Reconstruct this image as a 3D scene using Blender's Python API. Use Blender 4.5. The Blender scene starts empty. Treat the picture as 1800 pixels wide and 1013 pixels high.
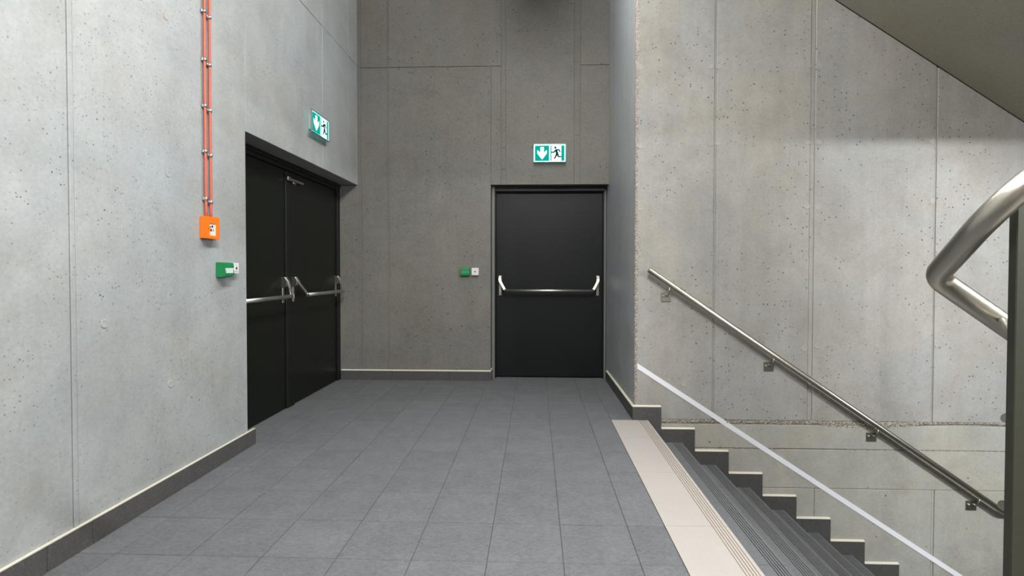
import bpy, bmesh, math, random
from mathutils import Vector, Matrix
random.seed(7)
S = bpy.context.scene
COL = S.collection

# ---------------------------------------------------------------- camera
cam_d = bpy.data.cameras.new('camera')
cam = bpy.data.objects.new('camera', cam_d)
COL.objects.link(cam)
S.camera = cam
FPX, CX, CY = 840.0, 913.74, 490.70
cam_d.sensor_fit = 'HORIZONTAL'
cam_d.sensor_width = 36.0
cam_d.lens = FPX / 1800 * 36
cam_d.shift_x = (900 - CX) / 1800
cam_d.shift_y = (CY - 506.5) / 1800
cam_d.clip_start = 0.02
yaw, pit, rol = (math.radians(a) for a in (1.88807, 0.98152, 0.07243))
fw = Vector((-math.sin(yaw) * math.cos(pit), math.cos(yaw) * math.cos(pit), -math.sin(pit)))
rt = Vector((math.cos(yaw), math.sin(yaw), 0))
up = rt.cross(fw)
r2 = rt * math.cos(rol) + up * math.sin(rol)
u2 = -rt * math.sin(rol) + up * math.cos(rol)
cam.matrix_world = Matrix(((r2.x, u2.x, -fw.x, 0), (r2.y, u2.y, -fw.y, 0), (r2.z, u2.z, -fw.z, 1.19), (0, 0, 0, 1)))

# ---------------------------------------------------------------- world, light, exposure
w = bpy.data.worlds.new('world')
S.world = w
w.use_nodes = True
w.node_tree.nodes['Background'].inputs[0].default_value = (0.8, 0.9, 1.0, 1)
w.node_tree.nodes['Background'].inputs[1].default_value = 0.02
S.view_settings.view_transform = 'Standard'
S.view_settings.look = 'None'
S.view_settings.gamma = 1.0
S.view_settings.use_curve_mapping = False
S.view_settings.exposure = 0.0
LAMP_FAR = 150.0         # emission of the pendant tube over the doors
DOWN_FAR, DOWN_NEAR = 2.0, 195.0   # watts through the lower aperture of each pendant
LAMP_NEAR = 105.0        # emission of the pendant tube over the near part of the landing
LAMP_STAIR = 235.0      # watts, lamp over the ascending flight
LAMP_COL = (1.0, 0.995, 0.98)
LAMP_STAIR_COL = (0.95, 0.985, 1.0)

# ---------------------------------------------------------------- materials
def mat(name, color=(0.5, 0.5, 0.5), rough=0.5, metal=0.0, emit=None, strength=0.0, spec=0.5):
    m = bpy.data.materials.new(name)
    m.use_nodes = True
    b = m.node_tree.nodes['Principled BSDF']
    b.inputs['Base Color'].default_value = (*color, 1)
    b.inputs['Roughness'].default_value = rough
    b.inputs['Metallic'].default_value = metal
    b.inputs['Specular IOR Level'].default_value = spec
    if emit:
        b.inputs['Emission Color'].default_value = (*emit, 1)
        b.inputs['Emission Strength'].default_value = strength
    return m

class NT:
    def __init__(s, m):
        s.t = m.node_tree; s.n = s.t.nodes; s.l = s.t.links
        s.b = s.n['Principled BSDF']
        s.pos = s.n.new('ShaderNodeNewGeometry').outputs['Position']
    def scaled(s, v, sc, src=None):
        mp = s.n.new('ShaderNodeMapping'); mp.inputs['Scale'].default_value = sc
        s.l.new(src or s.pos, mp.inputs['Vector']); return mp.outputs[0]
    def noise(s, scale, detail=3, rough=0.55, stretch=None, dist=0):
        n = s.n.new('ShaderNodeTexNoise')
        n.inputs['Scale'].default_value = scale
        n.inputs['Detail'].default_value = detail
        n.inputs['Roughness'].default_value = rough
        n.inputs['Distortion'].default_value = dist
        s.l.new(s.scaled(None, stretch) if stretch else s.pos, n.inputs['Vector'])
        return n.outputs['Fac']
    def ramp(s, x, a, b, lo=0.0, hi=1.0):
        r = s.n.new('ShaderNodeMapRange')
        r.inputs['From Min'].default_value = a; r.inputs['From Max'].default_value = b
        r.inputs['To Min'].default_value = lo; r.inputs['To Max'].default_value = hi
        s.l.new(x, r.inputs['Value']); return r.outputs[0]
    def math(s, op, a, b):
        m = s.n.new('ShaderNodeMath'); m.operation = op
        for i, v in enumerate((a, b)):
            if isinstance(v, (int, float)): m.inputs[i].default_value = v
            else: s.l.new(v, m.inputs[i])
        return m.outputs[0]
    def mix(s, f, a, b, mode='MIX'):
        m = s.n.new('ShaderNodeMix'); m.data_type = 'RGBA'; m.blend_type = mode
        for sock, v in ((m.inputs[0], f), (m.inputs[6], a), (m.inputs[7], b)):
            if isinstance(v, (int, float)): sock.default_value = v
            elif isinstance(v, tuple): sock.default_value = (*v, 1)
            else: s.l.new(v, sock)
        return m.outputs[2]
    def bump(s, h, strength=0.3, dist=0.01, prev=None):
        b = s.n.new('ShaderNodeBump')
        b.inputs['Strength'].default_value = strength; b.inputs['Distance'].default_value = dist
        s.l.new(h, b.inputs['Height'])
        if prev: s.l.new(prev, b.inputs['Normal'])
        return b.outputs[0]
    def holes(s, scale, keep, rmax, seed=0.0):
        v = s.n.new('ShaderNodeTexVoronoi'); v.inputs['Scale'].default_value = scale
        mp = s.n.new('ShaderNodeMapping'); mp.inputs['Location'].default_value = (seed, seed * 1.7, seed * .6)
        nz = s.n.new('ShaderNodeTexNoise'); nz.inputs['Scale'].default_value = 90
        s.l.new(s.pos, nz.inputs['Vector'])
        va = s.n.new('ShaderNodeVectorMath'); va.operation = 'MULTIPLY_ADD'
        va.inputs[1].default_value = (0.010, 0.010, 0.010)
        s.l.new(nz.outputs['Color'], va.inputs[0]); s.l.new(s.pos, va.inputs[2])
        s.l.new(va.outputs[0], mp.inputs['Vector']); s.l.new(mp.outputs[0], v.inputs['Vector'])
        sp = s.n.new('ShaderNodeSeparateColor'); s.l.new(v.outputs['Color'], sp.inputs[0])
        sel = s.math('LESS_THAN', sp.outputs[0], keep)
        rad = s.math('MULTIPLY', sp.outputs[1], rmax)
        d = s.math('SUBTRACT', rad, v.outputs['Distance'])
        e = s.ramp(d, 0.0, 0.04, 0.0, 1.0)
        return s.math('MULTIPLY', e, sel)

def concrete(name, ca, cb, rough=0.62, holes=1.0, streak=0.5, spec=0.3, stain=(0.19, 0.165, 0.12), stain_amt=0.45, seed=0.0, hs=1.0):
    m = mat(name, ca, rough, spec=spec)
    t = NT(m)
    big = t.ramp(t.noise(0.9, 4, 0.6), 0.3, 0.7)
    mid = t.ramp(t.noise(4.5, 5, 0.65), 0.3, 0.72)
    st = t.ramp(t.noise(1.0, 5, 0.65, stretch=(6, 6, 0.3), dist=0.4), 0.32, 0.7)
    pat = t.ramp(t.noise(2.0, 7, 0.68, dist=0.9), 0.3, 0.7)
    tint = t.ramp(t.noise(1.4, 4, 0.6, dist=0.5), 0.35, 0.65)
    f = t.math('ADD', t.math('MULTIPLY', big, 0.3), t.math('MULTIPLY', mid, 0.22))
    f = t.math('ADD', f, t.math('MULTIPLY', pat, 0.32))
    f = t.math('ADD', f, t.math('MULTIPLY', st, 0.3 * streak))
    c = t.mix(t.ramp(f, 0.12, 0.88), ca, cb)
    c = t.mix(1.0, c, t.mix(tint, (1.03, 1.0, 0.95), (0.965, 1.0, 1.03)), 'MULTIPLY')
    # warm stains and cloudy patches
    sn = t.ramp(t.noise(2.2, 6, 0.7, dist=0.6), 0.54, 0.78, 0, stain_amt)
    c = t.mix(sn, c, stain)
    fine = t.noise(70, 3, 0.6)
    c = t.mix(0.10, c, t.mix(t.ramp(fine, 0.25, 0.75), (0.05, 0.05, 0.05), (0.62, 0.62, 0.6)))
    # air bubbles left by the formwork
    clus = t.ramp(t.noise(1.6, 2), 0.34, 0.58)
    h1 = t.math('MULTIPLY', t.holes(13, 0.24 * holes, 0.125 * hs, seed), t.math('ADD', t.math('MULTIPLY', clus, 0.8), 0.2))
    h2 = t.math('MULTIPLY', t.holes(34, 0.5 * holes, 0.28 * hs, 3.3 + seed), clus)
    h3 = t.math('MULTIPLY', t.holes(60, 0.45 * holes, 0.3 * hs, 7.1 + seed), clus)
    h = t.math('MAXIMUM', h1, t.math('MAXIMUM', h2, t.math('MULTIPLY', h3, 0.7)))
    c = t.mix(t.math('MULTIPLY', h, 0.8), c, (0.03, 0.028, 0.024))
    t.l.new(c, t.b.inputs['Base Color'])
    hb = t.math('SUBTRACT', t.math('MULTIPLY', t.noise(38, 4, 0.6), 0.25), h)
    hb = t.math('ADD', hb, t.math('MULTIPLY', st, 0.10))
    t.l.new(t.bump(hb, 0.35, 0.006), t.b.inputs['Normal'])
    t.l.new(t.ramp(mid, 0, 1, rough - 0.1, rough + 0.08), t.b.inputs['Roughness'])
    return m

M = {}
M['conc_left'] = concrete('concrete_left', (0.248, 0.260, 0.256), (0.408, 0.425, 0.43), stain_amt=0.3, holes=0.9, hs=0.85)
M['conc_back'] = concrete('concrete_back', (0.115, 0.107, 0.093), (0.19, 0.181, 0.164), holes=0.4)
M['conc_stair'] = concrete('concrete_stair', (0.245, 0.232, 0.213), (0.40, 0.388, 0.37), holes=0.8, streak=0.7, seed=4.37, hs=0.82)
M['conc_return'] = concrete('concrete_return', (0.27, 0.29, 0.305), (0.40, 0.425, 0.44), rough=0.42, holes=0.35, streak=1.0, spec=0.5, stain_amt=0.2)
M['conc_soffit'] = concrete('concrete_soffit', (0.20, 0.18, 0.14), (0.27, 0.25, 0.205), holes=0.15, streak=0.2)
M['conc_lower'] = concrete('concrete_lower', (0.29, 0.28, 0.245), (0.46, 0.448, 0.405), holes=0.9, streak=0.5)
M['conc_patch'] = concrete('concrete_patch', (0.31, 0.30, 0.28), (0.42, 0.41, 0.39), holes=0.3, streak=0.1)

def aggregate(name, lo=(0.22, 0.195, 0.16), hi=(0.46, 0.42, 0.37), gap=(0.19, 0.17, 0.14)):
    m = mat(name, (0.3, 0.28, 0.24), 0.8, spec=0.2)
    t = NT(m)
    v = t.n.new('ShaderNodeTexVoronoi'); v.inputs['Scale'].default_value = 95
    t.l.new(t.pos, v.inputs['Vector'])
    sp = t.n.new('ShaderNodeSeparateColor'); t.l.new(v.outputs['Color'], sp.inputs[0])
    c = t.mix(sp.outputs[0], lo, hi)
    c = t.mix(t.ramp(v.outputs['Distance'], 0.35, 0.75), c, gap)
    t.l.new(c, t.b.inputs['Base Color'])
    t.l.new(t.bump(t.math('SUBTRACT', 1.0, v.outputs['Distance']), 0.9, 0.008), t.b.inputs['Normal'])
    return m
M['agg'] = aggregate('exposed_aggregate')
M['agg_pale'] = aggregate('pale_aggregate', (0.30, 0.26, 0.23), (0.56, 0.50, 0.46), (0.26, 0.22, 0.19))

def slate(name, ca, cb, rough, bump=0.5):
    m = mat(name, ca, rough, spec=0.05)
    t = NT(m)
    oi = t.n.new('ShaderNodeObjectInfo')
    n1 = t.ramp(t.noise(7, 6, 0.7), 0.3, 0.7)
    n2 = t.noise(42, 5, 0.65, stretch=(1.0, 1.7, 1.0), dist=0.8)
    n3 = t.noise(230, 2, 0.5)
    f = t.math('ADD', t.math('MULTIPLY', n1, 0.35), t.math('MULTIPLY', oi.outputs['Random'], 0.12))
    f = t.math('ADD', f, t.math('MULTIPLY', t.ramp(n2, 0.35, 0.65), 0.5))
    c = t.mix(f, ca, cb)
    c = t.mix(t.ramp(n3, 0.62, 0.75, 0, 0.35), c, (0.4, 0.41, 0.42))
    t.l.new(c, t.b.inputs['Base Color'])
    hb = t.math('ADD', t.math('MULTIPLY', n2, 1.0), t.math('MULTIPLY', n3, 0.25))
    t.l.new(t.bump(hb, bump, 0.006), t.b.inputs['Normal'])
    t.l.new(t.ramp(n2, 0.3, 0.7, rough - 0.08, rough + 0.1), t.b.inputs['Roughness'])
    return m
M['tile'] = slate('slate_tile', (0.088, 0.090, 0.094), (0.170, 0.174, 0.182), 0.6, 0.5)
M['tread'] = slate('tread_tile', (0.105, 0.108, 0.112), (0.15, 0.154, 0.16), 0.5, 0.3)
M['skirt'] = slate('skirting_tile', (0.066, 0.064, 0.062), (0.094, 0.092, 0.09), 0.45, 0.25)
M['cream'] = slate('cream_tile', (0.335, 0.311, 0.29), (0.375, 0.351, 0.329), 0.55, 0.06)
M['grout'] = mat('grout', (0.062, 0.050, 0.037), 0.9)
M['groove'] = mat('groove_dirt', (0.34, 0.25, 0.165), 0.9)
M['groove_dark'] = mat('groove_dark', (0.030, 0.029, 0.028), 0.9)
M['sealant'] = mat('cream_sealant', (0.60, 0.56, 0.47), 0.6)

def steel(name, col, rough, aniso_axis=None):
    m = mat(name, col, rough, 1.0)
    t = NT(m)
    n = t.noise(160, 2, 0.5, stretch=(0.15, 1, 1))
    t.l.new(t.ramp(n, 0.3, 0.7, rough - 0.03, rough + 0.04), t.b.inputs['Roughness'])
    return m
M['steel'] = steel('brushed_stainless', (0.42, 0.39, 0.34), 0.34)
M['steel_dark'] = steel('bracket_steel', (0.36, 0.34, 0.29), 0.40)
M['post'] = steel('post_steel', (0.105, 0.107, 0.085), 0.5)
M['bar'] = steel('satin_bar', (0.58, 0.56, 0.51), 0.36)

def paint(name, col, rough, spec=0.45):
    m = mat(name, col, rough, spec=spec)
    t = NT(m)
    n = t.noise(420, 2, 0.5)
    t.l.new(t.bump(n, 0.12, 0.0008), t.b.inputs['Normal'])
    t.l.new(t.ramp(t.noise(3, 3), 0.3, 0.7, rough - 0.04, rough + 0.05), t.b.inputs['Roughness'])
    return m
M['door_left'] = paint('door_paint_green_black', (0.006, 0.0075, 0.005), 0.34, 0.22)
M['door_back'] = paint('door_paint_blue_black', (0.006, 0.007, 0.008), 0.42, 0.3)
M['frame_black'] = paint('door_frame_black', (0.004, 0.004, 0.004), 0.5)
M['frame_grey'] = paint('door_frame_grey', (0.16, 0.165, 0.155), 0.45)
M['seal'] = mat('door_seal', (0.002, 0.002, 0.002), 0.8)
M['orange'] = paint('orange_plastic', (0.86, 0.185, 0.008), 0.4)
M['green'] = paint('green_plastic', (0.008, 0.21, 0.065), 0.4)
M['white_pl'] = paint('white_plastic', (0.70, 0.69, 0.66), 0.4)
M['pale_label'] = mat('pale_label', (0.62, 0.66, 0.66), 0.35)
M['red_dot'] = mat('red_dot', (0.42, 0.03, 0.015), 0.4)
M['dark_dot'] = mat('dark_dot', (0.012, 0.011, 0.01), 0.5)
M['cable'] = mat('orange_conduit', (0.52, 0.11, 0.066), 0.5)
M['clip'] = steel('clip_zinc', (0.52, 0.52, 0.50), 0.38)
M['tape'] = mat('white_tape', (0.80, 0.81, 0.85), 0.55)
M['alu'] = steel('sign_aluminium', (0.40, 0.41, 0.44), 0.4)
M['sign_green'] = mat('sign_green', (0.0, 0.05, 0.04), 0.7, spec=0.05, emit=(0.0, 0.43, 0.345), strength=0.85)
M['sign_white'] = mat('sign_white', (0.8, 0.8, 0.8), 0.3, emit=(0.86, 1.0, 0.98), strength=1.25)
M['sign_edge'] = mat('sign_light_edge', (0.5, 0.8, 0.75), 0.3, emit=(0.35, 1.0, 0.95), strength=0.9)
M['sign_man'] = mat('sign_figure', (0.0, 0.05, 0.04), 0.7, spec=0.05, emit=(0.0, 0.10, 0.085), strength=0.15)
M['lamp_body'] = mat('lamp_body', (0.6, 0.6, 0.6), 0.5)
M['lamp_glow'] = mat('lamp_diffuser', (0.8, 0.8, 0.8), 0.5, emit=(1, 0.97, 0.92), strength=3.0)
M['plain'] = mat('plain_concrete', (0.33, 0.32, 0.29), 0.8)

# ---------------------------------------------------------------- mesh helpers
def link(name, me, m, parent=None):
    o = bpy.data.objects.new(name, me)
    COL.objects.link(o)
    if m and not me.materials:
        me.materials.append(m)
    if parent: o.parent = parent
    return o

def from_bm(name, bm, m, parent=None, smooth=False):
    bmesh.ops.recalc_face_normals(bm, faces=bm.faces)
    me = bpy.data.meshes.new(name)
    bm.to_mesh(me); bm.free()
    if smooth:
        for p in me.polygons: p.use_smooth = True
    return link(name, me, m, parent)

def bm_box(bm, x0, x1, y0, y1, z0, z1, bev=0.0, seg=1):
    r = bmesh.ops.create_cube(bm, size=1.0)
    vs = r['verts']
    bmesh.ops.scale(bm, vec=(x1 - x0, y1 - y0, z1 - z0), verts=vs)
    bmesh.ops.translate(bm, vec=((x0 + x1) / 2, (y0 + y1) / 2, (z0 + z1) / 2), verts=vs)
    if bev:
        es = list({e for v in vs for e in v.link_edges})
        bmesh.ops.bevel(bm, geom=es, offset=bev, segments=seg, profile=0.5, affect='EDGES')

def box(name, x0, x1, y0, y1, z0, z1, m, parent=None, bev=0.0, seg=1):
    bm = bmesh.new()
    bm_box(bm, x0, x1, y0, y1, z0, z1, bev, seg)
    return from_bm(name, bm, m, parent)

def prism(name, pts, z0, z1, m, parent=None, bev=0.0):
    bm = bmesh.new()
    a = [bm.verts.new((x, y, z0)) for x, y in pts]
    b = [bm.verts.new((x, y, z1)) for x, y in pts]
    n = len(pts)
    bm.faces.new(a); bm.faces.new(b[::-1])
    for i in range(n): bm.faces.new((a[i], a[(i + 1) % n], b[(i + 1) % n], b[i]))
    if bev:
        bmesh.ops.bevel(bm, geom=bm.edges[:], offset=bev, segments=1, affect='EDGES')
    return from_bm(name, bm, m, parent)

def extrude_xz(name, pts, y0, y1, m, parent=None, face_mat=None, mats=None):
    """closed outline in XZ, extruded along Y; face_mat(i) gives the slot of side i"""
    bm = bmesh.new()
    a = [bm.verts.new((x, y0, z)) for x, z in pts]
    b = [bm.verts.new((x, y1, z)) for x, z in pts]
    n = len(pts)
    f0 = bm.faces.new(a); f1 = bm.faces.new(b[::-1])
    for i in range(n):
        f = bm.faces.new((a[i], a[(i + 1) % n], b[(i + 1) % n], b[i]))
        if face_mat: f.material_index = face_mat(i)
    f0.normal_update(); f1.normal_update()
    bmesh.ops.triangulate(bm, faces=[f0, f1])
    bmesh.ops.recalc_face_normals(bm, faces=bm.faces)
    me = bpy.data.meshes.new(name); bm.to_mesh(me); bm.free()
    for mm in (mats or [m]): me.materials.append(mm)
    return link(name, me, None, parent)

def fillet(pts, radii, n=8):
    pts = [Vector(p) for p in pts]
    out = [pts[0]]
    for i in range(1, len(pts) - 1):
        p = pts[i]; r = radii[i - 1]
        a = (pts[i - 1] - p); b = (pts[i + 1] - p)
        la, lb = a.length, b.length
        a.normalize(); b.normalize()
        ang = a.angle(b)
        if r <= 0 or ang > math.pi - 0.02:
            out.append(p); continue
        d = min(r / math.tan(ang / 2), la * 0.48, lb * 0.48)
        rr = d * math.tan(ang / 2)
        c = p + (a + b).normalized() * (rr / math.sin(ang / 2))
        va = (p + a * d) - c; vb = (p + b * d) - c
        for k in range(n + 1):
            t = k / n
            v = va.normalized().slerp(vb.normalized(), t) * rr
            out.append(c + v)
    out.append(pts[-1])
    return out

def tube(name, pts, r, m, parent=None, segs=20, dome=0.0):
    pts = [Vector(p) for p in pts]
    bm = bmesh.new()
    t = (pts[1] - pts[0]).normalized()
    nrm = t.orthogonal().normalized()
    rings = []
    path = []
    if dome:
        for k in (0.95, 0.7, 0.4):
            path.append((pts[0] - t * dome * math.sqrt(1 - (1 - k) ** 2) * 0 - t * dome * k + t * dome * 0, r * math.sqrt(max(0.02, 1 - k * k))))
    for i, p in enumerate(pts): path.append((p, r))
    prev_t = t
    for i, (p, rad) in enumerate(path):
        if i == 0: tt = t
        elif i == len(path) - 1: tt = (p - path[i - 1][0]).normalized()
        else: tt = ((path[i + 1][0] - p).normalized() + (p - path[i - 1][0]).normalized()).normalized()
        nrm = (nrm - tt * nrm.dot(tt)).normalized()
        bi = tt.cross(nrm)
        rings.append([bm.verts.new(p + (nrm * math.cos(2 * math.pi * k / segs) + bi * math.sin(2 * math.pi * k / segs)) * rad) for k in range(segs)])
    for a, b in zip(rings, rings[1:]):
        for k in range(segs): bm.faces.new((a[k], a[(k + 1) % segs], b[(k + 1) % segs], b[k]))
    bm.faces.new(rings[0][::-1]); bm.faces.new(rings[-1])
    bmesh.ops.recalc_face_normals(bm, faces=bm.faces)
    me = bpy.data.meshes.new(name); bm.to_mesh(me); bm.free()
    for p in me.polygons: p.use_smooth = len(p.vertices) == 4
    return link(name, me, m, parent)

def cyl(name, c, axis, r, h, m, parent=None, segs=24, bev=0.0, dent=0.0):
    """disc with centre of its base at c, pointing along axis; dent hollows the top"""
    bm = bmesh.new()
    ax = Vector(axis).normalized(); n = ax.orthogonal().normalized(); b = ax.cross(n)
    prof = [(r, 0), (r, h - bev), (r - bev, h)]
    if dent: prof += [(r * 0.55, h), (r * 0.45, h - dent)]
    rings = [[bm.verts.new(Vector(c) + ax * z + (n * math.cos(2 * math.pi * k / segs) + b * math.sin(2 * math.pi * k / segs)) * rr) for k in range(segs)] for rr, z in prof]
    for p, q in zip(rings, rings[1:]):
        for k in range(segs): bm.faces.new((p[k], p[(k + 1) % segs], q[(k + 1) % segs], q[k]))
    bm.faces.new(rings[0][::-1]); bm.faces.new(rings[-1])
    return from_bm(name, bm, m, parent)

def flat(name, polys, y0, y1, m, parent=None):
    """polygons in local XZ with thickness from y0 (front, toward -y) to y1"""
    bm = bmesh.new()
    for pts in polys:
        a = [bm.verts.new((x, y0, z)) for x, z in pts]
        b = [bm.verts.new((x, y1, z)) for x, z in pts]
        n = len(pts)
        fs = [bm.faces.new(a), bm.faces.new(b[::-1])]
        for i in range(n): bm.faces.new((a[i], a[(i + 1) % n], b[(i + 1) % n], b[i]))
        for f in fs: f.normal_update()
        bmesh.ops.triangulate(bm, faces=fs)
    return from_bm(name, bm, m, parent)

def tag(o, label, cat, group=None, kind=None):
    o['label'] = label; o['category'] = cat
    if group: o['group'] = group
    if kind: o['kind'] = kind
    return o

def empty(name, loc=(0, 0, 0), rz=0.0):
    o = bpy.data.objects.new(name, None)
    COL.objects.link(o)
    o.location = loc; o.rotation_euler = (0, 0, rz)
    o.empty_display_size = 0.1
    return o

# ================================================================ SETTING
XL, YB, YS, XR = -1.935, 5.15, 3.835, 0.786
XD = -2.145              # face of the double door leaves
YD = 5.31                # face of the single door leaf
CEIL = 4.70
J = 0.0018               # half width of a formwork joint
TH = 0.03                # thickness of a cast panel face

# ---- floor: concrete base with grey stone tiles
floor = empty('floor')
tag(floor, 'grey slate tiled landing floor in front of the black doors', 'floor', kind='structure')
prism('floor_bed', [(XD - 0.2, -2.6), (0.602, -2.6), (0.602, 3.835), (0.80, 3.835), (0.80, 5.5), (XD - 0.2, 5.5)], -0.25, -0.0022, M['grout'], floor)
xs = [0.604, 0.428, 0.1155, -0.197, -0.5095, -0.822, -1.1345, -1.447, -1.7595, XL - 0.005]
rows = [1.929 + 0.2955 * k for k in range(-14, 10)]
tile_cache = {}
def floor_tile(x0, x1, y0, y1):
    g = 0.0014
    wx, wy = round(x1 - x0, 4), round(y1 - y0, 4)
    if (wx, wy) not in tile_cache:
        bm = bmesh.new()
        bm_box(bm, g, wx - g, g, wy - g, -0.012, 0.0)
        top = [e for e in bm.edges if all(abs(v.co.z) < 1e-6 for v in e.verts)]
        bmesh.ops.bevel(bm, geom=top, offset=0.0012, segments=1, affect='EDGES')
        bmesh.ops.recalc_face_normals(bm, faces=bm.faces)
        me = bpy.data.meshes.new('floor_tile'); bm.to_mesh(me); bm.free()
        me.materials.append(M['tile'])
        tile_cache[(wx, wy)] = me
    o = bpy.data.objects.new('floor_tile', tile_cache[(wx, wy)])
    COL.objects.link(o); o.parent = floor
    o.location = (x0, y0, random.uniform(-0.0004, 0.0003))
ys = rows + [4.878, 5.150]
ys = sorted(set(round(y, 4) for y in ys if y <= 4.6)) + [4.884, 5.15]
for a, b in zip(ys, ys[1:]):
    for c in range(len(xs) - 1):
        floor_tile(xs[c + 1], xs[c], a, b)
    if a >= 3.8:
        floor_tile(0.604, 0.776, max(a, 3.82), b)
    elif b > 3.83:
        floor_tile(0.604, 0.776, 3.82, b)
for a, b in zip(ys, ys[1:]):                       # inside the double door recess
    if b > 3.16: floor_tile(-2.16, XL - 0.005, max(a, 3.14), b)
for x0, x1 in ((-0.48, -0.197), (-0.197, 0.1155), (0.1155, 0.428), (0.428, 0.776)):   # threshold of the single door
    floor_tile(x0, x1, 5.15, 5.33)

# ---- wall panels
def panel_left(wall, y0, y1, z0, z1, m, proud=0.0):
    box('concrete_panel', XL - TH, XL + proud, y0 + J, y1 - J, z0 + J, z1 - J, m, wall, bev=0.0025)
def panel_front(wall, x0, x1, z0, z1, Y, m, proud=0.0):
    box('concrete_panel', x0 + J, x1 - J, Y - proud, Y + TH, z0 + J, z1 - J, m, wall, bev=0.0025)

wl = empty('wall_left')
tag(wl, 'tall light grey concrete wall on the left with the double door opening', 'wall', kind='structure')
prism('wall_core', [(XL - 0.006, -2.6), (XL - 0.006, 3.145), (XL - 0.35, 3.145), (XL - 0.35, -2.6)], -0.2, CEIL, M['conc_left'], wl)
box('lintel_core', XL - 0.35, XL - 0.006, 3.145, YB, 2.122, CEIL, M['conc_left'], wl)
for y0, y1, pr in ((-2.6, -0.48, 0.0), (-0.48, 0.72, 0.001), (0.72, 1.925, 0.0), (1.925, 1.95, 0.002), (1.95, 3.138 + J, 0.0)):
    panel_left(wl, y0, y1, 0.0, CEIL, M['conc_left'], pr)
for y0, y1, pr in ((3.142 - J, 4.30, 0.0), (4.30, 4.90, 0.0015), (4.90, 5.152, 0.0)):
    panel_left(wl, y0, y1, 2.118 - J, 3.405, M['conc_left'], pr)
for y0, y1, pr in ((3.142 - J, 4.30, 0.001), (4.30, 4.90, 0.0), (4.90, 5.152, 0.001)):
    panel_left(wl, y0, y1, 3.405, CEIL, M['conc_left'], pr)
def plug(wall, p, axis, r=0.022, m='conc_patch'):
    cyl('tie_plug', p, axis, r, 0.003, M[m], wall, bev=0.0012, dent=0.0012)
for y, z in ((2.465, 1.701), (2.464, 0.588), (2.462, 2.52), (3.92, 2.70), (4.305, 2.66), (4.90, 2.80), (4.21, 2.94), (2.08, 0.95), (1.62, 1.32), (1.62, 2.3), (3.72, 2.66)):
    plug(wl, (XL, y, z), (1, 0, 0), 0.02)

wb = empty('wall_back')
tag(wb, 'dim brown grey concrete wall at the end holding the single door', 'wall', kind='structure')
OX0, OX1, OZ = -0.484, XR - 0.004, 2.117
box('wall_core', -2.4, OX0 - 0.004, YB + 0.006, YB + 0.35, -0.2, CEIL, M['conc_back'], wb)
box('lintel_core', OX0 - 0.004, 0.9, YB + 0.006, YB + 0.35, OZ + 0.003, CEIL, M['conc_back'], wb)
bx = [-2.4, -1.925, -1.895, -1.610, -1.592, -0.372]
for k, (a, b) in enumerate(zip(bx, bx[1:])):
    pr = (0.0, -0.003, 0.0, -0.003, 0.0005)[k]
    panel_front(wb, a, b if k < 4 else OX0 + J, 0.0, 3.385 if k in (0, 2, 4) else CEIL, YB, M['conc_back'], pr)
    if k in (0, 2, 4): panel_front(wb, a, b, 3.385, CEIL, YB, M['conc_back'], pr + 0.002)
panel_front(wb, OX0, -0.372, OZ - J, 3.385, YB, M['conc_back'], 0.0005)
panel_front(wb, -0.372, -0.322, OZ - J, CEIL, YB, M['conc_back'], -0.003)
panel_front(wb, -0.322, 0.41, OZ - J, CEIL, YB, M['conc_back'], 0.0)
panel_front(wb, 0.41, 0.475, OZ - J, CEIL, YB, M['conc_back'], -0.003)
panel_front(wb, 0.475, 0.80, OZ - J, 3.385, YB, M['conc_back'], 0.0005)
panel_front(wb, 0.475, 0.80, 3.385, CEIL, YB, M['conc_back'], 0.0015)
for x, z in ((-1.655, 2.25), (-1.565, 2.25), (-1.64, 1.56), (-1.545, 1.56), (-1.64, 0.99), (-1.56, 0.99), (-0.345, 2.53), (-0.345, 3.42), (0.44, 3.44), (0.50, 2.47), (0.505, 3.77), (-1.60, 3.52), (0.45, 2.66), (-0.345, 2.30)):
    plug(wb, (x, YB, z), (0, -1, 0), 0.019, 'conc_back')

wr = empty('wall_return')
tag(wr, 'smooth bluish grey concrete side wall between single door and stairs', 'wall', kind='structure')
prism('concrete_panel', [(0.778, 5.50), (0.792, 3.846), (0.80, 3.8395), (1.10, 3.8395), (1.10, 5.50)], -0.2, CEIL, M['conc_return'], wr)
# chamfered corner with exposed aggregate
bm = bmesh.new()
N = 170
prev = None
for i in range(N + 1):
    z = 0.0 + CEIL * i / N
    j1 = random.uniform(-0.0022, 0.0022); j2 = random.uniform(-0.0022, 0.0022)
    ring = [bm.verts.new((0.7905, 3.856 + j1, z)), bm.verts.new((0.7905 + j2 * 0.4, 3.846 + j2, z)), bm.verts.new((0.797 + j1 * 0.4, 3.836 + j2 * 0.6, z)), bm.verts.new((0.812 + j1 * 1.5, 3.8335, z)), bm.verts.new((0.812, 3.85, z))]
    if prev:
        for k in range(4): bm.faces.new((prev[k], prev[k + 1], ring[k + 1], ring[k]))
    prev = ring
from_bm('corner_chamfer', bm, M['agg_pale'], wr)

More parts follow.
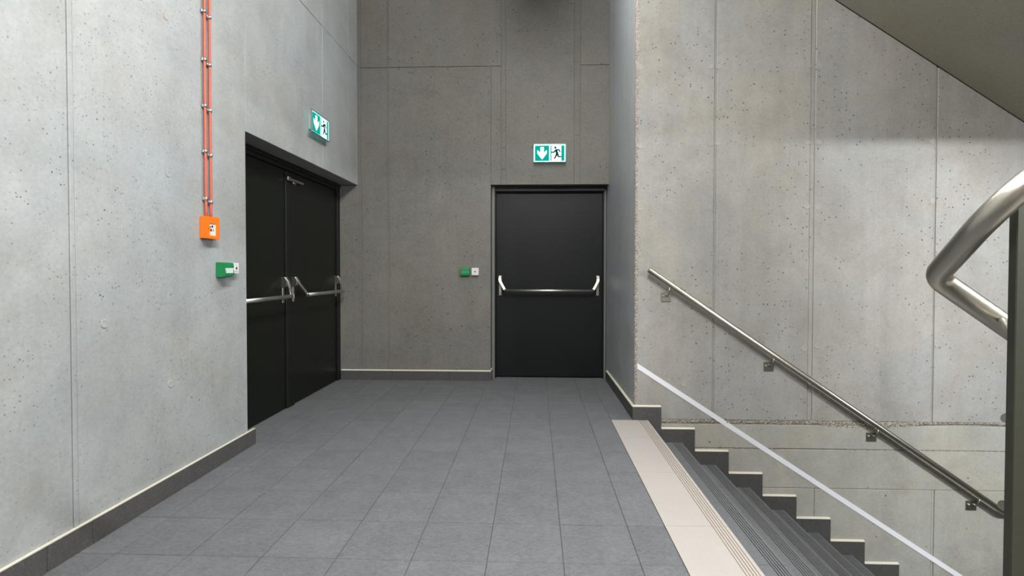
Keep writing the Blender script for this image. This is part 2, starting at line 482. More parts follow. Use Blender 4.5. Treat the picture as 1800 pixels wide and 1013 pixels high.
wstair = empty('wall_stair')
tag(wstair, 'light concrete wall alongside the descending stairs with steel handrail', 'wall', kind='structure')
box('wall_core', 0.80, 6.6, YS + 0.009, YS + 0.35, -3.0, CEIL, M['conc_stair'], wstair)
sx = [0.805, 1.408, 1.422, 2.150, 2.186, 3.104, 3.116, 4.30, 5.5, 6.6]
for k, (a, b) in enumerate(zip(sx, sx[1:])):
    pr = (0.0, -0.0045, 0.0008, -0.0055, 0.0, -0.0045, 0.0008, 0, 0)[k]
    panel_front(wstair, a, b, 0.004, CEIL, YS, M['conc_stair'], pr)
panel_front(wstair, 0.805, 6.6, -0.218, -0.026, YS, M['conc_lower'], 0.002)
panel_front(wstair, 0.805, 6.6, -0.532, -0.222, YS, M['conc_lower'], 0.0008)
lx = [0.805, 2.214, 3.118, 3.140, 4.30, 6.6]
for k, (a, b) in enumerate(zip(lx, lx[1:])):
    panel_front(wstair, a, b, -2.4, -0.532, YS, M['conc_lower'], (0.0, 0.0008, -0.003, 0.0, 0)[k])
for x, z in ((1.375, 2.80), (1.435, 2.80), (1.375, 2.20), (1.435, 2.20), (1.378, 1.70), (2.128, 2.80), (2.215, 2.80), (2.13, 2.20), (2.215, 2.20), (2.215, 1.69), (2.13, 1.70), (3.082, 2.20), (3.085, 1.74), (3.14, 0.62), (2.12, 0.58), (2.22, 0.60), (0.83, 2.80), (0.83, 2.18), (0.83, 1.69), (0.83, 0.60), (3.40, -0.47), (3.70, -0.96), (1.18, 0.29)):
    plug(wstair, (x, YS, z), (0, -1, 0), 0.022)
# rough construction joints with exposed gravel
def rough_strip(x0, x1, zc, hfun, depth, parent, nz=6, dx=0.008):
    bm = bmesh.new()
    n = int((x1 - x0) / dx)
    prev = None
    for i in range(n + 1):
        x = x0 + (x1 - x0) * i / n
        lo, hi = hfun(x)
        ring = []
        for k in range(nz + 1):
            t = k / nz
            edge = math.sin(math.pi * t)
            zz = lo + (hi - lo) * t + random.uniform(-0.002, 0.002)
            ring.append(bm.verts.new((x + random.uniform(-0.002, 0.002), YS + 0.004 - edge * (depth * random.uniform(0.35, 1.5)), zc + zz)))
        if prev:
            for k in range(nz): bm.faces.new((prev[k], prev[k + 1], ring[k + 1], ring[k]))
        prev = ring
    return from_bm('rough_joint', bm, M['agg'], parent)
def h_main(x):
    lo = -0.030 - 0.008 * math.sin(x * 7.0) * math.sin(x * 2.3)
    if 2.2 < x < 3.0: lo -= 0.035 * math.sin(math.pi * (x - 2.2) / 0.8) ** 0.7
    elif 1.75 < x <= 2.2: lo -= 0.012 * math.sin(math.pi * (x - 1.75) / 0.45)
    if x > 3.0: lo += 0.012
    return lo, 0.006 + 0.002 * math.sin(x * 11)
rough_strip(0.95, 4.6, 0.0, h_main, 0.0075, wstair, 8)
rough_strip(1.27, 1.95, -0.222, lambda x: (-0.006, 0.024 * max(0.25, 1 - abs(x - 1.45) * 2.2)), 0.0055, wstair, 4)
rough_strip(2.45, 4.0, -0.222, lambda x: (-0.005, 0.004 + 0.004 * math.sin(x * 9) ** 2), 0.004, wstair, 3)

# flight overhead, its sloping underside
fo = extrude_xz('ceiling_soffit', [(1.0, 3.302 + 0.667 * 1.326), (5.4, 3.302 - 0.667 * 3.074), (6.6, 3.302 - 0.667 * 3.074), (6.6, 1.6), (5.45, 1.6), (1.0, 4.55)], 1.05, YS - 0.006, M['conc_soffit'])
tag(fo, 'dark concrete underside of the stair flight sloping overhead at upper right', 'ceiling', kind='structure')
fg = extrude_xz('ceiling_joint', [(0.9, 3.2985 + 0.667 * 1.426), (5.3, 3.2985 - 0.667 * 2.974), (5.3, 3.31 - 0.667 * 2.974), (0.9, 3.31 + 0.667 * 1.426)], YS - 0.0065, YS + 0.012, M['seal'])
tag(fg, 'thin black gap between sloping stair underside and concrete wall', 'ceiling', kind='structure')
# the rest of the hall, out of frame
ce = box('ceiling', -2.4, 6.9, -2.9, 5.5, CEIL, CEIL + 0.2, M['plain'])
tag(ce, 'concrete ceiling high above the landing, out of frame', 'ceiling', kind='structure')
wn = box('wall_near', -2.4, 6.9, -2.9, -2.6, -2.4, CEIL, M['plain'])
tag(wn, 'concrete wall behind the camera', 'wall', kind='structure')
wf = box('wall_far_right', 6.6, 6.9, -2.6, YS + 0.3, -2.4, CEIL, M['plain'])
tag(wf, 'concrete wall at the far right end of the stairwell', 'wall', kind='structure')
fl = box('floor_lower', 3.25, 6.6, -2.6, YS, -2.0, -1.752, M['tread'])
tag(fl, 'grey lower landing floor at the foot of the stairs', 'floor', kind='structure')
wu = extrude_xz('wall_upflight', [(1.35, -2.0), (1.35, 0.0), (5.2, 2.55), (6.6, 2.55), (6.6, -2.0)], -2.6, 0.55, M['plain'])
tag(wu, 'solid concrete base of the ascending flight right of the camera', 'wall', kind='structure')
bfl = box('floor_edge', 0.602, 1.35, -2.6, 0.98, -0.25, 0.0, M['tread'])
tag(bfl, 'grey floor edge at the foot of the ascending flight', 'floor', kind='structure')

# ---- skirting boards
def bead_y(x0, x1, y, z, t, parent):      # wedge of cream sealant on a skirting running along X, wall at y
    bm = bmesh.new()
    pr = [(y - t - 0.0005, z - 0.003), (y - t - 0.0005, z + 0.0015), (y - 0.001, z + 0.0095), (y - 0.001, z - 0.003)]
    a = [bm.verts.new((x0, p, q)) for p, q in pr]; b = [bm.verts.new((x1, p, q)) for p, q in pr]
    for i in range(4): bm.faces.new((a[i], a[(i + 1) % 4], b[(i + 1) % 4], b[i]))
    bm.faces.new(a); bm.faces.new(b[::-1])
    return from_bm('sealant_bead', bm, M['sealant'], parent)

bl = empty('baseboard_left')
tag(bl, 'dark grey stone skirting along the left wall up to the double door', 'baseboard', kind='structure')
T = 0.016
ey = [-2.6, -1.19, -0.59, 0.01, 0.61, 1.21, 1.80, 1.995, 2.59, 3.205]
for a, b in zip(ey, ey[1:]):
    box('skirting_tile', XL - 0.0005, XL + T, a + 0.001, b - 0.001, 0.0, 0.104, M['skirt'], bl, bev=0.0012)
prism('sealant_bead', [(XL - 0.002, -2.6), (XL + T - 0.001, -2.6), (XL + T - 0.001, 3.203), (XL - 0.002, 3.203)], 0.1035, 0.1075, M['sealant'], bl)

bb = empty('baseboard_back')
tag(bb, 'dark grey stone skirting on back wall between the two doors', 'baseboard', kind='structure')
ex = [-2.12, -1.56, -0.93, OX0 + 0.008]
for a, b in zip(ex, ex[1:]):
    box('skirting_tile', a + 0.001, b - 0.001, YB - T, YB + 0.001, 0.0, 0.102, M['skirt'], bb, bev=0.0012)
bead_y(-2.12, OX0 + 0.006, YB, 0.102, T, bb)
box('skirting_end', OX0 + 0.0005, OX0 + 0.012, YB - T + 0.001, YB + 0.09, 0.0, 0.115, M['skirt'], bb, bev=0.001)
box('sealant_bead', OX0 - 0.001, OX0 + 0.011, YB - T, YB + 0.09, 0.114, 0.1195, M['sealant'], bb)

br = empty('baseboard_return')
tag(br, 'dark grey stone skirting on the side wall beside the single door', 'baseboard', kind='structure')
def ret_x(y): return 0.778 + (5.50 - y) / (5.50 - 3.846) * 0.014
for a, b in ((3.819, 4.19), (4.19, 4.79), (4.79, 5.20)):
    prism('skirting_tile', [(ret_x(a) - T, a + 0.0005), (ret_x(b) - T, b - 0.0005), (ret_x(b) + 0.002, b - 0.0005), (ret_x(a) + 0.002, a + 0.0005)], 0.0, 0.104, M['skirt'], br)
bm = bmesh.new()
vs = []
for y in (3.822, 5.20):
    x = ret_x(y)
    vs.append([bm.verts.new(p) for p in ((x - T - 0.0005, y, 0.101), (x - T - 0.0005, y, 0.1055), (x + 0.002, y, 0.1145), (x + 0.002, y, 0.101))])
for i in range(4): bm.faces.new((vs[0][i], vs[0][(i + 1) % 4], vs[1][(i + 1) % 4], vs[1][i]))
bm.faces.new(vs[0]); bm.faces.new(vs[1][::-1])
from_bm('sealant_bead', bm, M['sealant'], br)

NX0, GO, RI = 0.899, 0.2672, 0.1752       # first nosing, going, riser
NS = 10
bs = empty('baseboard_stair')
tag(bs, 'stepped dark stone skirting following the stairs along the concrete wall', 'baseboard', kind='structure')
for i in range(NS):
    x0 = 1.002 + 0.2663 * (i - 1) if i else ret_x(3.82) - T
    x1 = 1.002 + 0.2663 * i
    zt = 0.1085 - 0.1752 * i
    box('skirting_tile', x0 + 0.0006, x1 - 0.0006, YS - T, YS + 0.001, -0.1752 * (i + 1) + 0.0725, zt - 0.0005, M['skirt'], bs, bev=0.001)
    zb = -0.1752 * (i + 1) + 0.0705
    box('skirting_tile', x0 + 0.0006, x1 - 0.0006, YS - T, YS + 0.001, zb - 0.075, zb + 0.0008, M['skirt'], bs, bev=0.001)
    box('skirting_tile', x0 + 0.0006, x1 - 0.0006, YS - T, YS + 0.001, -0.1752 * (i + 1) - 0.06, zb - 0.0762, M['skirt'], bs, bev=0.001)
    bead_y(x0 + 0.002, x1 - 0.001, YS, zt, T, bs)

# ================================================================ STAIRS
joints = [3.819, 3.428, 2.8305, 2.2315, 1.632, 1.033]
def grooved(x0, x1, ztop, th, y0, y1, m, gm, name, parent, n=5, gw=0.0042, gd=0.004, first=0.0615, pitch=0.0135):
    """tile outline with n grooves near the outer edge, x1 being the nosing"""
    pts, slots = [], []
    def add(x, z, s): pts.append((x, z)); slots.append(s)
    add(x0, ztop - th, 0); add(x0, ztop, 0)
    gx = [x1 - first - 0.012 + pitch * k for k in range(n)]
    for g in gx:
        add(g - gw / 2, ztop, 1); add(g - gw / 2 + 0.0004, ztop - gd, 1); add(g + gw / 2 - 0.0004, ztop - gd, 1); add(g + gw / 2, ztop, 0)
    add(x1 - 0.002, ztop, 0); add(x1, ztop - 0.002, 0); add(x1, ztop - th, 0)
    return extrude_xz(name, pts, y0, y1, None, parent, face_mat=lambda i: slots[i], mats=[m, gm])

strip = empty('warning_strip', (0, 0, 0))
tag(strip, 'cream tile strip with fine grooves along the top edge of the stairs', 'stair edging')
for b, a in zip(joints, joints[1:]):
    grooved(0.606, NX0, 0.0006, 0.02, a + 0.0009, b - 0.0009, M['cream'], M['groove'], 'edge_tile', strip)
box('mortar_bed', 0.604, NX0 - 0.021, 1.0, 3.82, -0.25, -0.012, M['grout'], strip)

st = empty('staircase')
tag(st, 'grey tiled stairs descending to the right beside the concrete wall', 'staircase')
pts = []
for i in range(NS):
    xn = NX0 - 0.02 + GO * i
    pts += [(xn, -0.07 if i == 0 else -RI * i - 0.03), (xn, -RI * (i + 1) - 0.03)]
pts += [(NX0 + GO * NS, -RI * NS - 0.03), (NX0 + GO * NS, -RI * NS - 0.22), (NX0 - 0.02, -0.5)]
extrude_xz('stair_core', pts, 1.0, YS - T - 0.0005, M['plain'], st)
for i in range(NS):
    xn = NX0 + GO * i
    z = -RI * i
    for b, a in zip(joints, joints[1:]):
        box('riser_tile', xn - 0.0195, xn - 0.006, a + 0.001, b - 0.001, z - RI + 0.001, z - 0.021, M['tread'], st)
        if i:
            grooved(xn - GO - 0.005, xn, z, 0.02, a + 0.0009, b - 0.0009, M['tread'], M['groove_dark'], 'tread_tile', st, n=5)

# ================================================================ DOORS
def ribbon(name, pts, w0, w1, th, m, parent):
    """flat curved arm: pts in local xyz, width along x tapering w0 -> w1"""
    bm = bmesh.new(); prev = None
    n = len(pts)
    for i, p in enumerate(pts):
        p = Vector(p)
        d = (Vector(pts[min(i + 1, n - 1)]) - Vector(pts[max(i - 1, 0)])).normalized()
        nn = Vector((0, -d.z, d.y)); nn.normalize()
        wd = w0 + (w1 - w0) * i / (n - 1)
        ring = [bm.verts.new(p + Vector((sx_ * wd / 2, 0, 0)) + nn * (s * th / 2)) for sx_, s in ((-1, -1), (1, -1), (1, 1), (-1, 1))]
        if prev:
            for k in range(4): bm.faces.new((prev[k], prev[(k + 1) % 4], ring[(k + 1) % 4], ring[k]))
        else: bm.faces.new(ring)
        prev = ring
    bm.faces.new(prev[::-1])
    bmesh.ops.bevel(bm, geom=bm.edges[:], offset=0.0012, segments=1, affect='EDGES')
    return from_bm(name, bm, m, parent)

def panic_bar(door, x0, x1, ins=0.066, out=0.112):
    """push bar on a leaf whose face is local y = 0; x0, x1 = centres of the mounts"""
    bar = tube('panic_bar', [(x0 + ins - 0.012, -out, 0.974), (x1 - ins + 0.012, -out, 0.974)], 0.0165, M['bar'], door, 18)
    bar['label'] = 'satin steel push bar'
    for x, s in ((x0, 1), (x1, -1)):
        box('mount_plate', x - 0.017, x + 0.017, -0.014, 0.0, 0.915, 1.05, M['steel_dark'], bar, bev=0.003)
        bm = bmesh.new()
        a = [(0.0, 1.045), (0.0, 1.136), (-0.030, 1.136), (-0.052, 1.098), (-0.052, 1.06), (-0.022, 1.045)]
        v0 = [bm.verts.new((x - 0.0175, y, z)) for y, z in a]; v1 = [bm.verts.new((x + 0.0175, y, z)) for y, z in a]
        bm.faces.new(v0); bm.faces.new(v1[::-1])
        for i in range(len(a)): bm.faces.new((v0[i], v0[(i + 1) % len(a)], v1[(i + 1) % len(a)], v1[i]))
        bmesh.ops.bevel(bm, geom=bm.edges[:], offset=0.0015, segments=1, affect='EDGES')
        from_bm('mount_head', bm, M['steel_dark'], bar)
        ribbon('arm', [(x, -0.030, 1.134), (x, -0.054, 1.098), (x + s * 0.003, -0.062, 1.078), (x + s * 0.018, -0.076, 1.048), (x + s * 0.040, -0.094, 1.012), (x + s * 0.055, -0.106, 0.985), (x + s * ins, -out, 0.974)], 0.033, 0.030, 0.011, M['bar'], bar)
        if s == 1: box('keyhole', x - 0.003, x + 0.003, -0.0155, -0.013, 0.945, 0.985, M['white_pl'], bar)
    return bar

# single door at the end
d1 = empty('door_1', (0, YD, 0))
tag(d1, 'single black fire door with horizontal push bar in the back wall', 'door', kind='structure')
box('leaf', -0.437, 0.737, 0.0, 0.05, 0.012, 2.047, M['door_back'], d1, bev=0.002)
fr = box('frame_jamb', OX0 + 0.002, -0.449, -0.075, 0.02, 0.0, OZ - 0.002, M['frame_grey'], d1, bev=0.003)
box('frame_stop', -0.449, -0.438, -0.045, 0.03, 0.0, 2.075, M['frame_black'], d1, bev=0.002)
box('frame_jamb', 0.751, XR - 0.012, -0.02, 0.02, 0.0, OZ - 0.002, M['frame_grey'], d1, bev=0.003)
box('frame_stop', 0.738, 0.752, -0.03, 0.03, 0.0, 2.075, M['frame_black'], d1, bev=0.002)
box('frame_head', -0.449, 0.752, -0.06, 0.02, 2.062, OZ, M['frame_black'], d1, bev=0.003)
box('head_seal', -0.449, 0.752, -0.012, 0.03, 2.046, 2.064, M['seal'], d1)
box('opening_back', OX0, XR, 0.05, 0.19, 0.0, OZ, M['frame_black'], d1)
panic_bar(d1, -0.393, 0.684)
for z in (0.22, 1.02, 1.86): tube('hinge', [(0.742, -0.012, z), (0.742, -0.012, z + 0.09)], 0.006, M['frame_black'], d1, 10)

# double door in the left wall: local x = world Y, local -y = world +X
d2 = empty('door_2', (XD, 0, 0), math.pi / 2)
tag(d2, 'black double fire door with two push bars in the left wall recess', 'door', kind='structure')
box('leaf', 3.19, 4.038, 0.0, 0.05, 0.006, 2.052, M['door_left'], d2, bev=0.002)
box('leaf', 4.062, 5.075, 0.0, 0.05, 0.006, 2.052, M['door_left'], d2, bev=0.002)
box('meeting_strip', 4.028, 4.072, -0.010, 0.02, 0.004, 2.045, M['frame_black'], d2, bev=0.002)
box('bottom_guide', 4.05, 4.15, -0.013, 0.0, 0.002, 0.03, M['frame_black'], d2, bev=0.002)
box('frame_head', 3.145, 5.135, -0.012, 0.06, 2.056, 2.118, M['frame_black'], d2, bev=0.003)
box('frame_head_lip', 3.145, 5.135, -0.03, 0.06, 2.09, 2.119, M['frame_black'], d2, bev=0.003)
box('frame_jamb', 5.078, 5.146, -0.016, 0.06, 0.0, 2.118, M['frame_black'], d2, bev=0.003)
box('frame_jamb', 3.146, 3.186, -0.016, 0.06, 0.0, 2.118, M['frame_black'], d2, bev=0.003)
box('opening_back', 3.146, 5.149, 0.05, 0.2, 0.0, 2.119, M['frame_black'], d2)
panic_bar(d2, 3.215, 3.975)
panic_bar(d2, 4.145, 5.045)
bm = bmesh.new()
bm_box(bm, 4.03, 4.31, -0.030, -0.006, 1.968, 1.990, 0.003)
bm_box(bm, 4.02, 4.075, -0.034, 0.0, 1.962, 1.996, 0.002)
bm_box(bm, 4.15, 4.20, -0.014, 0.0, 1.952, 1.972, 0.002)
from_bm('closing_arm', bm, M['steel'], d2)['label'] = 'silver closing selector arm'
for x in (5.115,): cyl('frame_screw', (x, -0.016, 2.02), (0, -1, 0), 0.006, 0.003, M['bar'], d2, 12)

# ================================================================ EXIT SIGNS
def stroke(p, q, w0, w1):
    p, q = Vector(p), Vector(q)
    d = (q - p).normalized(); n = Vector((-d.y, d.x))
    w0 *= 1.45; w1 *= 1.45
    return [tuple(p + n * w0), tuple(p - n * w0), tuple(q - n * w1), tuple(q + n * w1)]
def circ(c, r, n=14): return [(c[0] + r * math.cos(2 * math.pi * k / n), c[1] + r * math.sin(2 * math.pi * k / n)) for k in range(n)]

def exit_sign(loc, rz, label):
    W, H = 0.343, 0.192
    s = empty('exit_sign', loc, rz)
    tag(s, label, 'exit sign', 'green illuminated exit signs')
    box('housing', 0.035, W - 0.035, -0.036, 0.0, 0.03, H - 0.03, M['lamp_body'], s, bev=0.002)
    e = 0.008
    bm = bmesh.new()
    bm_box(bm, 0, W, -0.048, -0.036, 0, e, 0.0015); bm_box(bm, 0, W, -0.048, -0.036, H - e, H, 0.0015)
    bm_box(bm, 0, e, -0.048, -0.036, e, H - e, 0.0015); bm_box(bm, W - e, W, -0.048, -0.036, e, H - e, 0.0015)
    from_bm('frame', bm, M['alu'], s)
    pn = box('light_panel', e, W - e, -0.042, -0.037, e, H - e, M['sign_edge'], s)
    def X(u): return e + (W - 2 * e) * u
    def Z(v): return e + (H - 2 * e) * v
    def pg(l): return [(X(u), Z(v)) for u, v in l]
    yf = -0.0428
    for a, b in ((0.02, 0.48), (0.53, 0.565), (0.875, 0.975)):
        flat('green_field', [pg([(a, 0.03), (b, 0.03), (b, 0.95), (a, 0.95)])], yf, -0.0415, M['sign_green'], s)
    flat('arrow', [pg([(0.20, 0.86), (0.31, 0.86), (0.31, 0.52), (0.405, 0.68), (0.405, 0.48), (0.255, 0.12), (0.10, 0.48), (0.10, 0.68), (0.20, 0.52)])], yf - 0.0008, yf, M['sign_white'], s)
    flat('doorway', [pg([(0.565, 0.03), (0.875, 0.03), (0.875, 0.95), (0.565, 0.95)])], yf, -0.0415, M['sign_white'], s)
    A = (W - 2 * e) / (H - 2 * e)
    def P(u, v): return (X(u), Z(v))
    b = 0.0052
    polys = [circ(P(0.685, 0.82), 0.0125),
             stroke(P(0.70, 0.70), P(0.745, 0.48), 0.0085, 0.008),
             stroke(P(0.69, 0.69), P(0.80, 0.70), 0.005, b), stroke(P(0.795, 0.70), P(0.845, 0.56), b, 0.0045),
             stroke(P(0.705, 0.69), P(0.635, 0.545), b, b), stroke(P(0.64, 0.545), P(0.548, 0.555), b, 0.0042),
             stroke(P(0.735, 0.50), P(0.70, 0.31), 0.0068, 0.006), stroke(P(0.705, 0.33), P(0.648, 0.15), 0.006, 0.005),
             stroke(P(0.75, 0.50), P(0.78, 0.285), 0.0068, 0.006), stroke(P(0.772, 0.285), P(0.885, 0.28), 0.0058, 0.0045),
             circ(P(0.742, 0.48), 0.0085), circ(P(0.637, 0.545), b), circ(P(0.798, 0.70), b), circ(P(0.778, 0.287), 0.006)]
    flat('running_figure', polys, yf - 0.0012, yf, M['sign_man'], s)
    return s
exit_sign((-0.024, YB, 2.346), 0.0, 'green and white lit exit sign above the single door')
exit_sign((XL, 3.993, 2.366), math.pi / 2, 'green and white lit exit sign above the double door')

# ================================================================ CALL POINTS AND SWITCHES (local x right, -y out of wall)
R90 = math.pi / 2
oc = empty('fire_alarm_box', (XL, 2.694, 1.376), R90)
tag(oc, 'orange fire alarm call box under two orange conduits on left wall', 'alarm box')
box('body', 0.0, 0.112, -0.030, 0.0, 0.0, 0.128, M['orange'], oc, bev=0.003, seg=2)
bm = bmesh.new()
for a in ((0.0, 0.026, 0.0, 0.128), (0.086, 0.112, 0.0, 0.128), (0.026, 0.086, 0.0, 0.018), (0.026, 0.086, 0.090, 0.128)):
    bm_box(bm, a[0], a[1], -0.043, -0.031, a[2], a[3])
from_bm('front_cover', bm, M['orange'], oc)
wdw = box('window_plate', 0.026, 0.086, -0.037, -0.0305, 0.018, 0.090, M['white_pl'], oc)
cyl('push_dot', (0.044, -0.037, 0.050), (0, -1, 0), 0.009, 0.0012, M['red_dot'], wdw, 16)
box('pictogram', 0.050, 0.062, -0.0382, -0.0368, 0.066, 0.078, M['dark_dot'], wdw)
box('pictogram', 0.034, 0.044, -0.0382, -0.0368, 0.064, 0.071, M['dark_dot'], wdw)
box('pictogram', 0.062, 0.067, -0.0382, -0.0368, 0.046, 0.056, M['dark_dot'], wdw)
cyl('lock', (0.014, -0.043, 0.056), (0, -1, 0), 0.003, 0.001, M['dark_dot'], oc, 10)

def green_box(loc, rz, label, depth, W=0.092, H=0.092, win=True):
    g = empty('door_release_box', loc, rz)
    tag(g, label, 'release box')
    box('body', 0.0, W, -depth * 0.62, 0.0, 0.0, H, M['green'], g, bev=0.004, seg=2)
    bm = bmesh.new()
    pr = [(-depth * 0.62, 0.002), (-depth * 0.95, 0.010), (-depth, H * 0.36), (-depth * 0.90, H * 0.62), (-depth * 0.98, H * 0.66), (-depth * 0.9, H - 0.004), (-depth * 0.62, H - 0.001)]
    v0 = [bm.verts.new((0.002, y, z)) for y, z in pr]; v1 = [bm.verts.new((W - 0.002, y, z)) for y, z in pr]
    f = [bm.faces.new(v0), bm.faces.new(v1[::-1])]
    for i in range(len(pr)): bm.faces.new((v0[i], v0[(i + 1) % len(pr)], v1[(i + 1) % len(pr)], v1[i]))
    for q in f: q.normal_update()
    bmesh.ops.triangulate(bm, faces=f)
    from_bm('front_cover', bm, M['green'], g)
    if win: box('label_window', W * 0.13, W * 0.86, -depth - 0.0012, -depth * 0.85, H * 0.27, H * 0.62, M['pale_label'], g, bev=0.0008)
    return g
green_box((XL, 2.829, 1.148), R90, 'green emergency door release box with pale window on left wall', 0.058)
green_box((-0.805, YB, 1.132), 0.0, 'green emergency door release box on back wall beside the single door', 0.05, 0.096, 0.094, win=False)

def key_switch(loc, rz, label, W, H, depth):
    k = empty('key_switch', loc, rz)
    tag(k, label, 'switch')
    box('back_box', 0.002, W - 0.002, -depth + 0.010, 0.0, 0.002, H - 0.002, M['white_pl'], k, bev=0.003)
    box('face_plate', 0.0, W, -depth, -depth + 0.009, 0.0, H, M['white_pl'], k, bev=0.003, seg=2)
    box('inner_plate', W * 0.2, W * 0.8, -depth - 0.0025, -depth, H * 0.22, H * 0.8, M['white_pl'], k, bev=0.002)
    cyl('key_hole', (W * 0.5, -depth - 0.0025, H * 0.5), (0, -1, 0), 0.0075, 0.0015, M['dark_dot'], k, 14)
    return k
key_switch((XL, 2.945, 1.170), R90, 'white key switch behind the green box on left wall', 0.06, 0.068, 0.034)
key_switch((-0.688, YB, 1.141), 0.0, 'white square key switch on back wall beside green box', 0.076, 0.080, 0.036)

# ================================================================ CONDUITS
def conduit(y, ztop, wob, label, clips, dz):
    c = empty('conduit', (XL, y, 1.5))
    tag(c, label, 'conduit', 'orange conduits on the left wall')
    pts = []
    z = 1.49; k = 0
    while z < CEIL - 0.001:
        pts.append((XL + 0.017 - c.location.x, wob * math.sin(z * 9.0 + y * 40) - 0.0015 * math.sin(z * 4), z - 1.5)); z += 0.05
    pts.append((0.017, 0, CEIL - 1.5))
    tube('pipe', pts, 0.0074, M['cable'], c, 14)
    for zc in clips:
        zz = zc + dz - 1.5
        q = tube('clip', [(0.017, 0, zz - 0.0095), (0.017, 0, zz + 0.0095)], 0.0105, M['clip'], c, 16)
        box('clip_foot', 0.0005, 0.012, -0.012, 0.012, zz - 0.008, zz + 0.008, M['clip'], q, bev=0.001)
        cyl('clip_screw', (0.008, 0.016 if dz == 0 else -0.016, zz), (1, 0, 0), 0.007, 0.010, M['clip'], q, 12, bev=0.001)
CL = [1.607, 1.882, 2.145, 2.412, 2.690, 2.965, 3.24, 3.515, 3.79, 4.065, 4.34]
conduit(2.727, CEIL, 0.0007, 'orange conduit running up left wall, nearer of the pair', CL, 0.0)
conduit(2.770, CEIL, 0.0009, 'orange conduit running up left wall, farther of the pair beside the door', CL, -0.014)

# ================================================================ WALL STRIPE
sl = 0.6505
tp = flat('wall_stripe', [[(0.8125, 0.4625 - 0.0125 * sl), (3.75, 0.4625 - 0.0125 * sl - sl * 2.9375), (3.75, 0.4175 - 0.0125 * sl - sl * 2.9375), (0.8125, 0.4175 - 0.0125 * sl)]], YS - 0.0042, YS - 0.0006, M['tape'])
tag(tp, 'white marking stripe running diagonally down the concrete stair wall', 'stripe')

# ================================================================ WALL HANDRAIL
hr = empty('handrail', (0.885, 3.77, 0))
tag(hr, 'long stainless steel handrail fixed along the concrete stair wall', 'handrail')
hr_off = Vector((0.885, 3.77, 0))
def H(x, y, z): return tuple(Vector((x, y, z)) - hr_off)
RS = (1.2 + 0.637) / (3.567 - 0.885)
rail_pts = fillet([H(0.885, 3.77, 1.2), H(3.615, 3.77, 1.2 - RS * 2.73), H(6.2, 3.77, 1.2 - RS * 2.73)], [0.10])
tube('rail', rail_pts, 0.0212, M['steel'], hr, 24)
for (x0, z0, x1, z1) in ((0.996, 1.021, 1.074, 0.947), (1.805, 0.470, 1.881, 0.399), (2.605, -0.080, 2.683, -0.151), (3.376, -0.608, 3.455, -0.683)):
    xc = (x0 + x1) / 2; zc = (z0 + z1) / 2
    zr = 1.2 - RS * (xc + 0.012 - 0.885)
    b = box('bracket', *(H(x0, 0, 0)[0], H(x1, 0, 0)[0]), YS - 0.008 - 3.77, YS - 3.77 + 0.0008, z1, z0, M['steel_dark'], hr, bev=0.0015)
    arm = fillet([H(xc + 0.004, YS - 0.006, zc + 0.008), H(xc + 0.008, 3.785, zc + 0.016), H(xc + 0.014, 3.77, zr - 0.018)], [0.035], 6)
    tube('arm', arm, 0.0062, M['steel_dark'], b, 12)
    for dx in (-0.02, 0.022):
        cyl('screw', H(xc + dx, YS - 0.008, zc + 0.006), (0, -1, 0), 0.0085, 0.009, M['bar'], b, 12, bev=0.003)

# ================================================================ NEAR RAILING
nr = empty('stair_railing', (0.875, 0.88, 0))
tag(nr, 'thick brushed steel railing with post at right foreground by the stairs', 'railing')
no = Vector((0.875, 0.88, 0))
def Nn(x, y, z): return tuple(Vector((x, y, z)) - no)
cor = Vector((0.818, 1.007, 1.179))
path = fillet([Nn(1.9, 0.845, 1.305 + 0.80 * 1.105), Nn(0.795, 0.849, 1.305), Nn(*cor), Nn(cor.x + 2.4, cor.y, cor.z - 0.705 * 2.4)], [0.10, 0.042], 12)
tube('top_rail', path, 0.0212, M['steel'], nr, 32)
post = box('post', *(0.8485 - no.x, 0.9085 - no.x), -0.008, 0.008, 0.0, 1.352, M['post'], nr, bev=0.0015)
box('base_plate', -0.06, 0.07, -0.045, 0.045, 0.0, 0.010, M['post'], nr, bev=0.002)
tube('support_rod', [Nn(0.938, 0.995, 1.093), Nn(0.864, 0.884, 1.070)], 0.006, M['bar'], nr, 12)
for x, z in ((0.966, 0.889), (0.963, 0.708)):
    tube('lower_rail', [Nn(x, 1.01, z), Nn(x + 0.2, 1.01, z - 0.09), Nn(x + 2.2, 1.01, z - 0.09 - 0.68 * 2.0)], 0.0098, M['steel'], nr, 18)

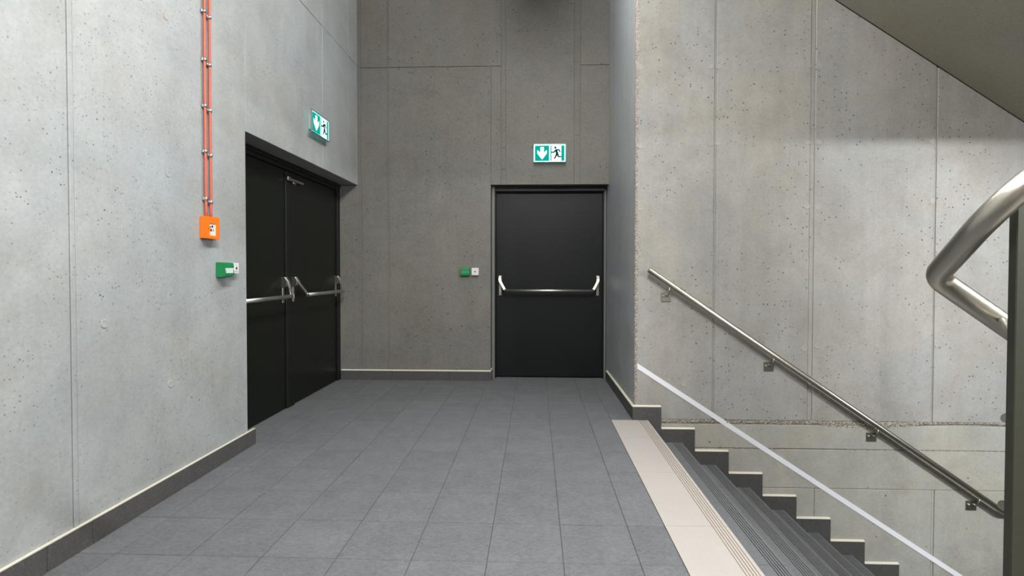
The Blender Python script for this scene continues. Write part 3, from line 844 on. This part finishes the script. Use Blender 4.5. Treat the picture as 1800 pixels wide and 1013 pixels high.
# ================================================================ LAMPS (out of frame)
def area(name, loc, sx_, sy_, power, col, parent, rot=(0, 0, 0)):
    d = bpy.data.lights.new(name, 'AREA'); d.shape = 'RECTANGLE'; d.size = sx_; d.size_y = sy_
    d.energy = power; d.color = col
    o = bpy.data.objects.new(name, d); COL.objects.link(o); o.parent = parent
    o.location = loc; o.rotation_euler = rot
    return o
def pendant(y0, y1, LZ, strength, down, label):
    yc = (y0 + y1) / 2
    lp = empty('ceiling_lamp', (LX, yc, LZ))
    tag(lp, label, 'lamp', 'linear pendant lamps over the landing')
    h = (y1 - y0) / 2
    box('housing', -0.035, 0.035, -h, h, 0.034, 0.10, M['lamp_body'], lp, bev=0.004)
    g = mat('lamp_tube', (0.8, 0.8, 0.8), 0.4, emit=LAMP_COL, strength=strength)
    tube('glowing_tube', [(0, -h + 0.02, 0), (0, h - 0.02, 0)], 0.03, g, lp, 16)
    area('lamp_light', (0, 0, -0.034), 0.06, 2 * h - 0.05, down, LAMP_COL, lp)
    for q in (-h + 0.01, h - 0.01): cyl('end_cap', (0, q - 0.01, 0), (0, 1, 0), 0.034, 0.02, M['lamp_body'], lp, 16, bev=0.003)
    for q in (-h * 0.7, h * 0.7): tube('suspension_wire', [(0, q, 0.10), (0, q, CEIL - LZ)], 0.003, M['lamp_body'], lp, 8)
LX = 0.05
pendant(1.75, 3.85, 4.14, LAMP_FAR, DOWN_FAR, 'linear pendant lamp above the two black doors, out of frame')
pendant(-1.0, 1.55, 3.70, LAMP_NEAR, DOWN_NEAR, 'linear pendant lamp above the camera, out of frame')

blocker = extrude_xz('light_blocker_1', [(1.75, 2.386 + 0.0186 * 1.95), (5.0, 2.386 - 0.0186 * 1.3), (5.0, 2.75), (1.75, 2.95)], 0.85, 0.95, M['plain'])  # added unseen blocker, cuts the stair lamp's light to a near-level edge
tag(blocker, 'added light-cutting beam along the stairwell edge, out of frame', 'blocker', kind='structure')
baffle = box('light_blocker_2', 2.95, 3.36, 0.85, 0.95, -1.75, 2.39, M['plain'])  # added unseen, keeps the stair lamp off the left part of the wall
tag(baffle, 'added light-limiting pier under the stairwell beam, out of frame', 'baffle', kind='structure')
l2 = empty('stair_lamp', (3.8, -0.2, 2.46))
tag(l2, 'short linear lamp over the ascending flight at right, out of frame', 'lamp')
box('housing', -0.37, 0.37, -0.03, 0.03, 0.0, 0.05, M['lamp_body'], l2, bev=0.003)
box('diffuser', -0.36, 0.36, -0.012, 0.012, -0.004, 0.0, M['lamp_glow'], l2)
area('lamp_light', (0, 0.032, -0.006), 0.7, 0.035, LAMP_STAIR, LAMP_STAIR_COL, l2, (math.radians(52), 0, 0))
